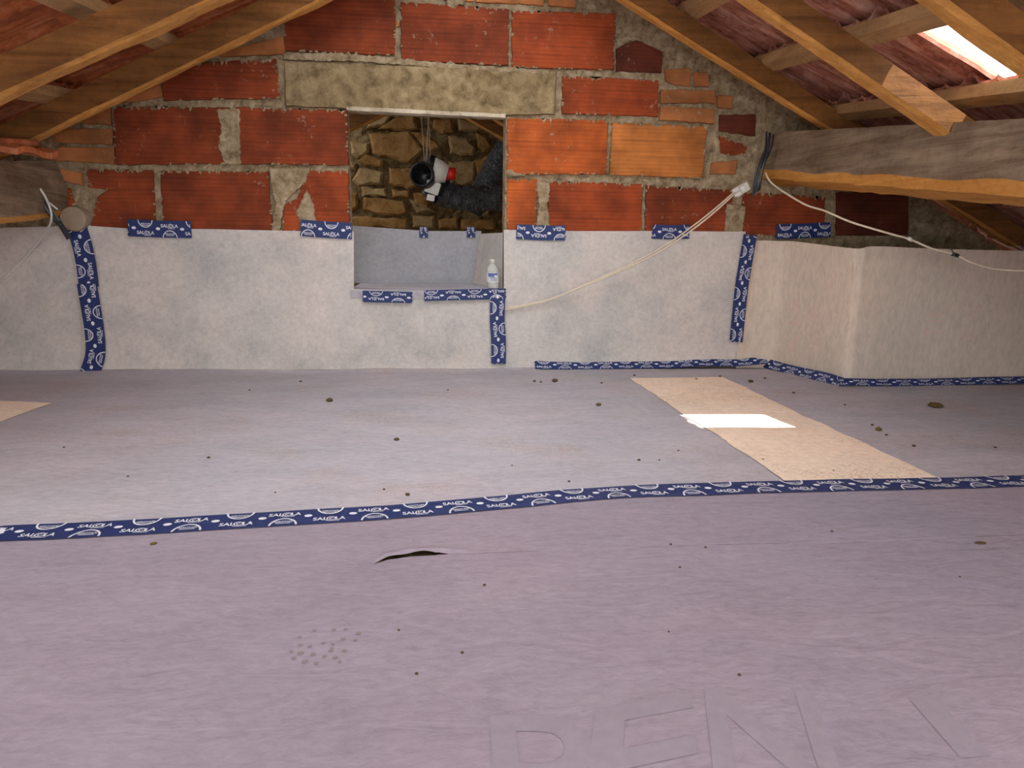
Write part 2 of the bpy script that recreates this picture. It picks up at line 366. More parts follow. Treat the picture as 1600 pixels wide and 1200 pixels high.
for i, poly in enumerate(stones):
    pts = jag([atY(x, y, D2-.03) for x, y in poly], .03, .006)
    mb.prism(pts, (0, .09, 0), 1+(i*7 % 5 > 2), .015)
tag(mb.build('wall_far', [M['rubble'], M['stone'], M['stone2']]), 'rough stone wall in the room beyond the opening', kind='structure')

# ------------------------------------------------------------------ SETTING: tiled roof slopes
TW = .21; Y0 = 1.735
BRX = [.31, .615, .92, 1.225, 1.53, 1.835]; BLX = [-.17, -.53, -.885, -1.245, -1.605]
def prof(t):
    if t < .36: return .032*math.sin(math.pi*t/.36)
    if .60 < t < .72: return .010*math.sin(math.pi*(t-.60)/.12)
    return 0
crack = onR(1328, 12)
def roof(name, xs_rows, zf, sgn, m, label, gaps):
    mb = MB(); right = name == 'ceiling_right'
    for r, (xa, xb) in enumerate(xs_rows):       # xa upper end, xb lower end
        k0, k1 = int((-.25-Y0)/TW)-1, int((4.4-Y0)/TW)+1
        for k in range(k0, k1):
            if (r, k) in gaps: continue
            y0 = Y0+k*TW; jx = rng.uniform(-.006, .006); jz = 0
            over = .055*sgn
            P = []; Q = []
            for i in range(9):
                s = i/8; x = xa+(xb+over-xa)*s+jx; lift = .012+.03*s+jz
                row = []; row2 = []
                for j in range(22):
                    t = j/21; y = y0-(.022*(1-t) if right and (r, k) == (4, 1) else 0)+t*(TW+.003-(.035 if right and (r, k) == (4, -1) else 0))+.003*nz(x*12, k, r)
                    sl = (.006 if (name.endswith('right') and abs(y-crack.y) < .012 and r == 3) else 0)
                    z = zf(x, y)+lift+prof(t)+.0025*nz(x*25, y*25, r)
                    row.append(Vector((x, y, z))); row2.append(Vector((x, y, z+.012)))
                P.append(row); Q.append(row2)
            mb.quadgrid(P, 0, True); mb.quadgrid([list(reversed(q)) for q in Q], 0, True)
            mb.quadgrid([P[-1], [p+Vector((-.004*sgn, 0, -.036)) for p in P[-1]]], 0, False)
            # nose edge and side edges
            for A, B in ((P[-1], Q[-1]), (P[0], Q[0])): mb.quadgrid([A, B], 0, False)
            mb.quadgrid([[p[0] for p in P], [q[0] for q in Q]], 0, False); mb.quadgrid([[p[-1] for p in P], [q[-1] for q in Q]], 0, False)
            # lugs under the nose
            xl = xb-.012*sgn
            for yy in (y0+.10, y0+.17):
                c = Vector((xa+.03*sgn, yy, zf(xa+.03*sgn, yy)+.012)); b = len(mb.v)
                pts = [c+Vector((.012*math.cos(a), .014*math.sin(a), 0)) for a in [q*math.pi/4 for q in range(8)]]
                mb.prism([p+Vector((0, 0, -.008)) for p in pts], (0, 0, .02), 0, .004)
    return tag(mb.build(name, m, recalc=False), label, kind='structure')
rowsR = [(.0, .31), (.31, .615), (.615, .92), (.92, 1.225), (1.225, 1.53), (1.53, 1.835), (1.835, 2.14), (2.14, 2.445), (2.445, 2.75), (2.75, 3.06), (3.06, 3.37)]
rowsL = [(.14, -.17), (-.17, -.53), (-.53, -.885), (-.885, -1.245), (-1.245, -1.605), (-1.605, -1.965), (-1.965, -2.325), (-2.325, -2.685), (-2.685, -3.05)]
roof('ceiling_right', rowsR, zR, 1, M['tileR'], 'right roof slope of clay tiles with one missing', {(4, 0)} | {(r, k) for r in (0, 1) for k in range(-2, 3)})
roof('ceiling_left', rowsL, zL, -1, M['tileL'], 'left roof slope of clay tiles', {(r, k) for r in (3, 4) for k in range(-6, -2)} | {(r, k) for r in (0, 1) for k in range(-2, 2)} | {(r, k) for r in (2, 3, 4) for k in (7, 8, 9, 10)})  # unseen low and far gaps in the left slope are added to admit daylight

# unseen translucent sheets added along the ridge to bring fill light down
m, nt, b = mat('ridge_fill_sheet', .4, .3); out = [n_ for n_ in nt.nodes if n_.type == 'OUTPUT_MATERIAL'][0]
tr_ = N(nt, 'ShaderNodeBsdfTranslucent'); tr_.inputs['Color'].default_value = (.82, .89, .97, 1); nt.links.new(tr_.outputs[0], out.inputs['Surface'])
mb = MB()
for x0, x1, zf, ya, yb in ((.10, .70, zR, Y0-2*TW-.04, Y0+3*TW+.04), (.10, -.62, zL, Y0-2*TW-.04, Y0+2*TW+.04)):
    P = [[Vector((x0+(x1-x0)*i/12, ya+(yb-ya)*j/40, zf(x0+(x1-x0)*i/12, ya+(yb-ya)*j/40)+.062+.004*math.sin(j*1.2))) for j in range(41)] for i in range(13)]
    mb.quadgrid(P, 0, True)
tag(mb.build('added_ridge_sheet_1', m), 'added corrugated translucent sheet along the ridge, unseen source of fill light', kind='structure')

# ------------------------------------------------------------------ rafters
def rafter(yf, pa, pb, h, wd, label, far=0.0, extend=(0, 0), m='rafter', zlift=0.0):
    """front lower edge from pixel pa to pb in the plane y = yf"""
    a, b = atY(*pa, yf), atY(*pb, yf); d = (b-a).normalized(); a = a-d*extend[0]; b = b+d*extend[1]
    up = Vector((-d.z, 0, d.x)); up = up if up.z > 0 else -up
    n = 34; mb = MB(); R_ = []
    sd = rng.uniform(0, 50)
    for i in range(n+1):
        p = a.lerp(b, i/n); q = i*.35+sd
        e = .006*max(0, nz(q, 1.3)); 
        ring = [p+up*(e*.8+.0), p+up*.5*h+Vector((0, -.001*nz(q, 5), 0)), p+up*h, p+up*h+Vector((0, wd, 0)), p+Vector((0, wd, .006*nz(q, 7))), p+Vector((0, wd*.35, -.003+.004*nz(q*1.3, 2))), p+Vector((0, .006+.012*max(0, nz(q*.7, 9)), 0))]
        R_.append(ring)
    b0 = len(mb.v); c = 7
    for r in R_:
        for p in r: mb.v.append(tuple(p))
    for i in range(n):
        for k in range(c): mb.face((b0+i*c+k, b0+i*c+(k+1) % c, b0+(i+1)*c+(k+1) % c, b0+(i+1)*c+k), 1 if k >= 4 else 0)
    mb.face([b0+k for k in range(c)], 0); mb.face([b0+n*c+k for k in reversed(range(c))], 0)
    o = mb.build('rafter', [M[m], M['rafter_under']]); return tag(o, label, 'rafter', 'rafters carrying the tiled roof')
rafter(2.62, (57,212), (460,18), .075, .06, 'brown rafter on the left slope, lying close against the brick wall', extend=(.25, .62))
rafter(2.0, (0,144), (259,29), .075, .07, 'left slope rafter nearest the viewer, with a pale sheen in its middle', extend=(.6, .85))
rafter(2.62, (1039,37), (1295,198), .065, .055, 'right slope rafter nearest the brick wall, ending on the heavy beam', extend=(.55, .95))
rafter(1.90, (1183,0), (1433,172), .062, .062, 'middle rafter of the right slope, ending on the heavy beam left of the roof hole', extend=(.6, .9))
rafter(1.45, (1482,0), (1600,86), .065, .065, 'right slope rafter passing just right of the roof hole', extend=(.6, .9))
# rafters of the room beyond the opening
rafter(3.6, (520,216), (600,178), .09, .07, 'wooden rafter at the upper left inside the opening', extend=(.6, .35))
rafter(3.6, (724,180), (800,224), .08, .07, 'wooden rafter at the upper right inside the opening', extend=(.0, .6))
rafter(3.25, (762,180), (800,200), .07, .06, 'short visible rafter end in the top right corner of the opening', extend=(.0, .6))

# ------------------------------------------------------------------ battens (run along the roof, over the rafters)
def batten(x, zf, label, y0=-.6, y1=2.93):
    mb = MB(); n = 30; c = 4; b0 = 0
    for i in range(n+1):
        y = y0+(y1-y0)*i/n; z = zf(x, y)+.004*nz(y*2, x*9)
        for dx, dz in ((-.022, -.034), (.022, -.034), (.022, 0), (-.022, 0)):
            mb.v.append((x+dx+.003*nz(y*3, x*5), y, z+dz - (.53 if zf is zR else -.50)*dx))
    for i in range(n):
        for k in range(c): mb.face((i*c+k, i*c+(k+1) % c, (i+1)*c+(k+1) % c, (i+1)*c+k), 0)
    mb.face((0, 1, 2, 3)); mb.face((n*c+3, n*c+2, n*c+1, n*c))
    tag(mb.build('roof_batten', M['batten']), label, 'batten', 'battens under the roof tiles')
for x, t in zip(BRX, ('right slope batten hidden highest under the ridge', 'second right slope batten below the ridge, above the wall top', 'right slope batten crossing the first gap between rafters near the top edge',
                      'right slope batten crossing above the roof hole', 'right slope batten running just below the roof hole', 'right slope batten low behind the heavy beam')): batten(x, zR, t)
for x, t in zip(BLX, ('left slope batten hidden highest under the ridge', 'left slope batten near the top edge, second below the ridge', 'left slope batten seen as a short block between the two rafters',
                      'lower left slope batten seen between the two rafters at the left edge', 'lowest left slope batten above the left beam')): batten(x, zL, t)

# ------------------------------------------------------------------ heavy beams
def beam(name, sec, y0, y1, label, side):
    """sec(y) -> ring of (x, z, sap?) points"""
    n = 60; mb = MB(); ring0 = None
    for i in range(n+1):
        y = y0+(y1-y0)*i/n; rg = sec(y)
        for x, z in rg: mb.v.append((x, y, z))
        c = len(rg)
    for i in range(n):
        for k in range(c):
            mb.face((i*c+k, i*c+(k+1) % c, (i+1)*c+(k+1) % c, (i+1)*c+k), 1 if k in side else 0, None, False)
    mb.face([k for k in range(c)], 0); mb.face([n*c+k for k in reversed(range(c))], 0)
    return tag(mb.build(name, [M['beam'], M['sap']]), label, 'beam', 'heavy roof beams')
def secR(y):
    t = (y-2.9)/(-1.3)    # 0 at the wall, 1 towards the viewer
    xt = 1.40+.045*t+.004*nz(y*6, 1); zt = .985-.155*t+.003*nz(y*9, 2)
    if y > 2.86: xt += (y-2.86)*.0
    zb = zt-.175-.004*t+.010*nz(y*4, 3)+.004*nz(y*17, 3); xb = 1.355+.07*t
    e = .012*nz(y*5, 7)
    return [(xt, zt), (xt-.012+.004*nz(y*14, 6), zt-.07), (xb+.006, zt-.13+e), (xb+.01, zb+.028+e), (xb+.024, zb-.006), (xb+.11, zb-.034+.008*nz(y*6, 5)), (xb+.20, zb-.024), (xb+.215, zt-.03), (xt+.17, zt)]
beam('roof_beam', secR, 2.93, -.3, 'heavy weathered beam with an orange underside at the right', {3, 4, 5})
def secL(y):
    t = (y-2.85)/(-1.3); xt = -1.40+.01*t; zt = .80-.145*t
    zb = zt-.19+.006*nz(y*5, 13); xb = -1.375
    return [(xt, zt), (xb+.004, zt-.09), (xb, zb+.012), (xb-.012, zb-.008), (xb-.10, zb-.014+.005*nz(y*6, 15)), (xb-.19, zb), (xt-.16, zt-.02)]
beam('roof_beam', secL, 2.93, -.3, 'dark heavy beam cut off by the left edge, with an orange lower edge', {2, 3, 4})

# ------------------------------------------------------------------ membrane sheets on the floor
SEAM = [atZ(x, y) for x, y in ((-80,838),(0,834),(200,826),(400,814),(600,801),(800,785),(900,776),(1000,770),(1200,763),(1400,757),(1600,752),(1700,750))]
SEAM = [Vector((-2.4, SEAM[0].y-.03, 0)), Vector((-1.5, SEAM[0].y-.01, 0))]+SEAM+[Vector((2.0, SEAM[-1].y-.005, 0)), Vector((2.7, SEAM[-1].y-.01, 0))]
def seam_y(x):
    for a, b in zip(SEAM, SEAM[1:]):
        if x <= b.x: return a.y+(b.y-a.y)*(x-a.x)/(b.x-a.x)
    return SEAM[-1].y
FC = [atZ(x, y) for x, y in ((580,882),(605,871),(640,866),(680,864),(742,866))]
def crease(x, y):
    # a fold in the membrane: a lip with a hollow in front of it
    if x < FC[0].x or x > FC[-1].x: return 0
    for a, b in zip(FC, FC[1:]):
        if x <= b.x: yc = a.y+(b.y-a.y)*(x-a.x)/(b.x-a.x); break
    s = (x-FC[0].x)/(FC[-1].x-FC[0].x); env = math.sin(math.pi*s**.75)**.8
    d = y-yc
    pit = -.006*env*math.exp(-(d/.006)**2)*(1 if s < .62 else .6)
    lip = .0055*env*(math.exp(-((d-.010)/.012)**2) if d > .0 else math.exp(-(.010/.012)**2)*math.exp(d/.004))
    return pit+lip
def ycl(x):
    if x <= FC[0].x: return FC[0].y
    for a, b in zip(FC, FC[1:]):
        if x <= b.x: return a.y+(b.y-a.y)*(x-a.x)/(b.x-a.x)
    return FC[-1].y
def hwid(x):
    s = (x-FC[0].x)/(FC[-1].x-FC[0].x)
    return .0078*math.sin(math.pi*(s-.04)/.70)**.8*(.8+.2*math.sin(s*15)) if .04 < s < .74 else 0
def frange(a, b, st):
    n = max(1, round((b-a)/st)); return [a+(b-a)*i/n for i in range(n+1)]
xn = frange(-3.0, -.7, .05)[:-1]+frange(-.7, FC[0].x-.02, .02)[:-1]+frange(FC[0].x-.02, FC[-1].x+.02, .005)[:-1]+frange(FC[-1].x+.02, 1.6, .02)[:-1]+frange(1.6, 3.3, .06)
yc0 = min(p.y for p in FC)-.05; yc1 = max(p.y for p in FC)+.05
rows = frange(-.9, .5, .1)[:-1]+frange(.5, yc0, .02)[:-1]+frange(yc0, yc1, .0022)[:-1]
mb = MB(); P = []
ym = (yc0+yc1)/2; HH = (yc1-yc0)/2; RO = []
for y in rows:
    o = y-ym; RO.append(o); row = []
    for x in xn:
        yy = y
        if abs(o) < HH:
            h_ = hwid(x)+.0004; sg = 1 if o > 0 else -1
            o2 = o*h_/.0046 if abs(o) <= .0046 else sg*(h_+(abs(o)-.0046)*(HH-h_)/(HH-.0046))
            yy = ym+o2+(ycl(x)-ym)*(1-abs(o)/HH)
        row.append(Vector((x, yy, hz(x, yy)+crease(x, yy))))
    P.append(row)
nrow = len(rows)
for t in frange(0, 1, 1/12):
    P.append([Vector((x, yc1+(seam_y(x)+.0-yc1)*t, hz(x, yc1+(seam_y(x)-yc1)*t))) for x in xn])
mb.quadgrid(P, 0, True, skip=lambda i, j: i < nrow-1 and abs((RO[i]+RO[i+1])/2) < .0046 and hwid((xn[j]+xn[j+1])/2) > 0)
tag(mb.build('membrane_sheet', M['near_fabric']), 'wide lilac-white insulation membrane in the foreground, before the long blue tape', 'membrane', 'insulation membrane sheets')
# far sheet: from under the seam to the wall, going round the boxed corner
CB = Vector((1.585, 2.53, 0))
mb = MB(); P = []
xf = frange(-3.0, -1.9, .05)[:-1]+frange(-1.9, CB.x, .02)[:-1]+frange(CB.x, 3.3, .03)
for t in frange(0, 1, 1/90):
    row = []
    for x in xf:
        ya = seam_y(x)-.03; yb = D-.012 if x <= CB.x-.13 else (CB.y+.01 if x >= CB.x else D-.012-(x-(CB.x-.13))/.13*(D-.022-CB.y))
        y = ya+(yb-ya)*t; z = hz(x, y)-.0018*min(1, max(0, 1-(t-.02)*8))
        if x < .45: z += .012*max(0, (t-.97)/.03)
        row.append(Vector((x, y, z)))
    P.append(row)
mb.quadgrid(P, 0, True)
tag(mb.build('membrane_sheet', M['floor_fabric']), 'lilac-white insulation membrane on the floor between long tape and brick wall', 'membrane', 'insulation membrane sheets')
def floor_patch(pts, label, off=.0022):  # pale floor quad whose colour paints a patch of warm light
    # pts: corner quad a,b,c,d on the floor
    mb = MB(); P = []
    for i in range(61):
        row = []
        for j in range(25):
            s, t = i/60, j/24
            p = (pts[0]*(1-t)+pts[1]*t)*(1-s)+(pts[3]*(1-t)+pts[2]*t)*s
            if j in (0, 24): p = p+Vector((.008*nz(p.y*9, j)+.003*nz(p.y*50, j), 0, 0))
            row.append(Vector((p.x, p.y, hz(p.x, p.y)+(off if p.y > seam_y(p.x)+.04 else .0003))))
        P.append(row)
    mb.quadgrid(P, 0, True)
    return tag(mb.build('sun_band_sheet', M['sun_band']), label, 'membrane')
floor_patch([Vector((.78, 2.70, 0)), Vector((1.17, 2.70, 0)), Vector((1.16, 1.405, 0)), Vector((.79, 1.40, 0))], 'narrow band of warm light painted in cream on the floor where the sunlight patch falls')
floor_patch([Vector((-2.0, 2.55, 0)), Vector((-1.22, 2.36, 0)), Vector((-1.25, 2.02, 0)), Vector((-1.7, 1.9, 0))], 'patch of warm light painted in cream on the floor at the left edge')

# ------------------------------------------------------------------ membrane on the wall
def interp(tab, x):
    if x <= tab[0][0]: return tab[0][1]
    for (a, va), (b, vb) in zip(tab, tab[1:]):
        if x <= b: return va+(vb-va)*(x-a)/(b-a)
    return tab[-1][1]
def wall_sheet(x0, x1, top, bot, off, label, cut=None, m='wall_fabric', seed=0):
    mb = MB(); xsn = [x0+(x1-x0)*i/max(1, int((x1-x0)/5)) for i in range(int((x1-x0)/5)+1)]
    if cut: xsn = sorted(set([x for x in xsn if abs(x-cut) > 2]+[cut-.01, cut+.01]))
    P = []
    for i in range(41):
        t = i/40; row = []
        for x in xsn:
            a = interp(top, x); b = interp(bot, x); y = a+(b-a)*t
            p = atY(x, y, D); d = off+.004*nz(p.x*3, p.z*3, seed)+.0015*nz(p.x*14, p.z*14, seed)
            d += .006*math.exp(-((t-1)/.05)**2)
            p = atY(x, y, D-.016-max(0, d)); row.append(p)
        P.append(row)
    mb.quadgrid(P, 0, True, skip=(lambda i, j: cut and xsn[j] < cut < xsn[j+1]))
    return tag(mb.build('wall_membrane', M[m]), label, 'membrane', 'membrane sheets hung on the wall')
bot = [(-200,583),(0,582),(130,583),(330,579),(500,577),(770,576),(840,575),(1000,572),(1200,568)]
wall_sheet(-140, 142, [(-140,356),(0,356),(80,354),(120,352),(142,352)], bot, .000, 'pale wall membrane left of the vertical tape, by the left beam', seed=1)
wall_sheet(128, 790, [(128,352),(200,357),(330,358),(470,361),(553.0,362),(553.02,452),(640,454),(779,458),(790,458)], bot, .003, 'mottled grey-white wall membrane cut out below the opening', cut=553.01, seed=2)
wall_sheet(770, 1165, [(770,360),(790,360),(900,361),(1050,362),(1165,364)], bot, .006, 'beige wall membrane right of the opening, crossed by the cable', seed=3) if False else None
wall_sheet(787, 1165, [(787,359),(900,361),(1050,361),(1165,362)], bot, .006, 'beige wall membrane right of the opening, crossed by the cable', seed=3)
# right sheet, wrapped round the boxed corner
mb = MB()
base = [atY(1150, 568, D-.026), atY(1178, 568, D-.026), Vector((1.47, D-.045, 0)), Vector((1.50, D-.09, 0)), Vector((1.545, 2.72, 0)), Vector((1.578, 2.56, 0)), Vector((1.60, 2.525, 0)), Vector((1.66, 2.522, 0)), Vector((1.9, 2.53, 0)), Vector((2.3, 2.53, 0)), Vector((3.0, 2.53, 0))]
base = [Vector((p.x, p.y, 0)) for p in base]
tops = [.545, .55, .548, .548, .535, .522, .522, .53, .524, .520, .52]
tb = [Vector((p.x, p.y, t)) for p, t in zip(base, tops)]
bp = smooth_path(base, 14); tp = smooth_path(tb, 14)
P = []
for i in range(45):
    t = i/44; row = []
    for k, (a, b) in enumerate(zip(bp, tp)):
        z = a.z+(b.z-a.z)*t; p = Vector((a.x, a.y, z))
        n = Vector((-(bp[min(k+1, len(bp)-1)]-bp[max(k-1, 0)]).y, (bp[min(k+1, len(bp)-1)]-bp[max(k-1, 0)]).x, 0)).normalized()
        dd = .005*nz(p.x*3+p.y*2, z*3, 8)+.002*nz(p.x*12, z*10, 8)
        # puckers running out from the upper part of the corner
        c = (Vector((p.x-1.59, p.y-2.53, 0))).length
        if p.x > 1.59: dd += .007*math.exp(-c/.16)*math.sin((z+.10*c)*55)*max(0, (z-.25)/.3)
        else: dd += .004*math.exp(-c/.1)*math.sin((z-.5*c)*60)*max(0, (z-.25)/.3)
        # leaning top towards the left wall part
        if k < 20: p.x += .05*t*(1-k/20)*0
        p -= n*dd; row.append(p)
    P.append(row)
mb.quadgrid(P, 0, True)
box_sheet = tag(mb.build('wall_membrane', M['box_fabric']), 'cream membrane wrapped round the boxed corner under the right beam', 'membrane', 'membrane sheets hung on the wall')
# faint pink printing on it
def text_tris(s, bold=.0):
    cu = bpy.data.curves.new('t', 'FONT'); cu.body = s; cu.size = 1; cu.offset = bold; cu.resolution_u = 3
    o = bpy.data.objects.new('t', cu); col.objects.link(o)
    dg = bpy.context.evaluated_depsgraph_get(); me = o.evaluated_get(dg).to_mesh(); me.calc_loop_triangles()
    T = [[(me.vertices[i].co.x, me.vertices[i].co.y) for i in t.vertices] for t in me.loop_triangles]
    o.evaluated_get(dg).to_mesh_clear(); bpy.data.objects.remove(o); bpy.data.curves.remove(cu)
    xs_ = [p[0] for t in T for p in t]; ys_ = [p[1] for t in T for p in t]
    x0, x1, y0, y1 = min(xs_), max(xs_), min(ys_), max(ys_)
    return [[((p[0]-x0)/(x1-x0)-.5, (p[1]-y0)/(y1-y0)-.5) for p in t] for t in T]
TX = {s: text_tris(s, b) for s, b in (('SAL', .02), ('LA', .02), ('AEROTAPE', .012), *((ch, .01) for ch in 'SIREOHTPFN'))}
M['pink_print'] = flat('pink_print', (.66, .51, .43), .9, .05)
M['pale_print'] = flat('pale_print', (.315, .272, .31), .95, .05)
from mathutils.bvhtree import BVHTree
bv = BVHTree.FromPolygons([v.co for v in box_sheet.data.vertices], [p.vertices for p in box_sheet.data.polygons])
def letter_on_box(ch, x, y, w_, h_):
    mb = MB()
    for t in TX[ch]:
        pts = []
        for u, v in t:     # the letters run up the sheet
            r = ray(x-v*w_, y-u*h_); loc, nor, _, _ = bv.ray_cast(CAM, r.normalized())
            if loc is None: pts = None; break
            pts.append(loc-r.normalized()*.0018)
        if pts: mb.face([mb.vert(p) for p in pts])
    if mb.f: mb.build('printed_letter', M['pink_print'], box_sheet, recalc=False)
for ch, x, y, w_, h_ in (('S', 1240, 478, 20, 26), ('I', 1241, 505, 20, 7), ('R', 1239, 535, 20, 28), ('E', 1273, 487, 14, 20), ('O', 1272, 510, 14, 16), ('S', 1270, 530, 14, 16), ('H', 1266, 550, 14, 14),
                         ('I', 1458, 492, 26, 4), ('I', 1458, 502, 26, 4), ('T', 1456, 520, 20, 18), ('S', 1524, 488, 16, 18), ('R', 1515, 520, 20, 20)): letter_on_box(ch, x, y, w_, h_)
# big pale printing on the near floor sheet
near = [o for o in bpy.data.objects if o.name == 'membrane_sheet'][0]
def sub(tri, k):
    if k == 0: return [tri]
    a, b, c_ = tri; ab = ((a[0]+b[0])/2, (a[1]+b[1])/2); bc = ((b[0]+c_[0])/2, (b[1]+c_[1])/2); ca = ((c_[0]+a[0])/2, (c_[1]+a[1])/2)
    return [q for tr in ((a, ab, ca), (ab, b, bc), (ca, bc, c_), (ab, bc, ca)) for q in sub(tr, k-1)]
def letter_on_floor(ch, tl, tr_, bl):
    c = tl; uv_ = tr_-tl; vv = tl-bl; mb = MB(); o0 = (tl+tr_)*.5+(bl-tl)*.5
    for t in TX[ch]:
        for tri in sub(t, 3):
            pts = [o0+uv_*u+vv*v for u, v in tri]
            mb.face([mb.vert((p.x, p.y, hz(p.x, p.y)+.0008)) for p in pts])
    mb.build('printed_letter', M['pale_print'], near, recalc=False)
letter_on_floor('P', atZ(765, 1118), atZ(912, 1118), atZ(775, 1330))
letter_on_floor('F', atZ(930, 1110), atZ(1080, 1082), atZ(905, 1330))
letter_on_floor('N', atZ(1100, 1074), atZ(1270, 1078), atZ(1120, 1260))
letter_on_floor('I', atZ(1420, 1092), atZ(1462, 1090), atZ(1500, 1185))

strip = [o for o in bpy.data.objects if o.name == 'sun_band_sheet'][0]; M['strip_print'] = flat('strip_print', (.84, .65, .47), .95, .05)
def letter_on_strip(ch, tl, tr_, bl):
    mb = MB(); c = (tl+tr_)*.5+(bl-tl)*.5
    for t in TX[ch]:
        for tri in sub(t, 2):
            mb.face([mb.vert((p.x, p.y, hz(p.x, p.y)+.003)) for p in [c+(tr_-tl)*u+(tl-bl)*v for u, v in tri]])
    mb.build('printed_letter', M['strip_print'], strip, recalc=False)
letter_on_strip('O', atZ(1058, 613), atZ(1100, 613), atZ(1066, 628)); letter_on_strip('O', atZ(1106, 613), atZ(1146, 613), atZ(1116, 628))
# muddy sole print on the near sheet
M['mud'] = flat('faint_mud', (.275, .225, .23), .95, .05); mb = MB(); rg = random.Random(5)
for (x, y, r) in ((455,1017,4),(470,1019,6),(489,1021,5),(469,1007,5),(484,1009,4),(459,1027,5),(476,1032,6),(494,1035,5),(507,1025,5),(517,1016,5),(520,1006,4),(524,1026,5),(538,1016,5),(531,1033,4),(536,998,5),(522,984,4),(505,1004,4),(492,985,4),(468,995,4),(518,1012,3),(540,984,4),(555,1000,4),(560,990,5)):
    c = atZ(x, y); k = (c-CAM).length/F_PX*.8
    mb.face([mb.vert((c.x+r*k*math.cos(a), c.y+r*k*1.0*math.sin(a), hz(c.x, c.y)+.0009)) for a in [q*math.pi/5 for q in range(10)]])
tag(mb.build('sole_print', M['mud'], near, recalc=False), 'faint brown print of a shoe sole', kind='stuff')

# ------------------------------------------------------------------ lining of the opening
mb = MB()
P = []
for i in range(20):
    row = []
    for j in range(40):
        x = OPX0-.003+(OPX1-OPX0+.006)*j/39; t = i/19
        row.append(Vector((x, D-.022+(3.40-D+.022)*t, .336+.0015*nz(x*9, t*5)-(.006 if i == 0 else 0))))
    P.append(row)
mb.quadgrid(P, 0, True)
P = [[Vector((OPX0-.003+(OPX1-OPX0+.006)*j/39, D-.0225, .336-.006-.03*i/3)) for j in range(40)] for i in range(4)]; mb.quadgrid(P, 0, True)
tag(mb.build('sill_membrane', M['floor_fabric']), 'lilac-white membrane folded over the sill of the opening', 'membrane')
mb = MB()
xl = atY(545, 440, 3.38).x-.06; xr = atY(752, 440, 3.38).x
P = []
for i in range(21):
    t = i/20; row = []
    for j in range(41):
        s = j/40; x = xl+(xr-xl)*s
        top = atY(550+200*s, 351+10*min(1, s*1.6), 3.38).z; z = .335+(top-.335)*t
        row.append(Vector((x, 3.38-.004*nz(x*6, z*6, 3)-.004*math.sin(s*9+t*4), z)))
    P.append(row)
mb.quadgrid(P, 0, True)
back_panel = tag(mb.build('insulation_membrane', M['grey_fabric']), 'grey membrane panel standing behind the sill inside the opening', 'membrane')
mb = MB(); P = []
for i in range(13):
    t = i/12; row = []
    for j in range(13):
        s = j/12; a = Vector((.293, D+.02, 0)); b = Vector((atY(739, 447, 3.37).x, 3.37, 0)); p = a.lerp(b, s)
        zt = .568+.0*s; q = Vector((p.x+(.035*t*s), p.y, .337+(zt-.337)*t)); row.append(q)
    P.append(row)
mb.quadgrid(P, 0, True)
tag(mb.build('insulation_membrane', M['wall_fabric']), 'slanted pale membrane flap behind the bottle, right side of the opening', 'membrane')
# boards and box behind the wrapped corner
mb = MB(); mb.hexa([(1.64, 2.57, -.018), (2.35, 2.57, -.018), (2.35, 2.925, -.018), (1.64, 2.925, -.018), (1.64, 2.57, .505), (2.35, 2.57, .505), (2.35, 2.925, .515), (1.64, 2.925, .515)])
tag(mb.build('eaves_box', M['beam']), 'dark wooden box at the eaves, mostly hidden behind the cream membrane', 'box')

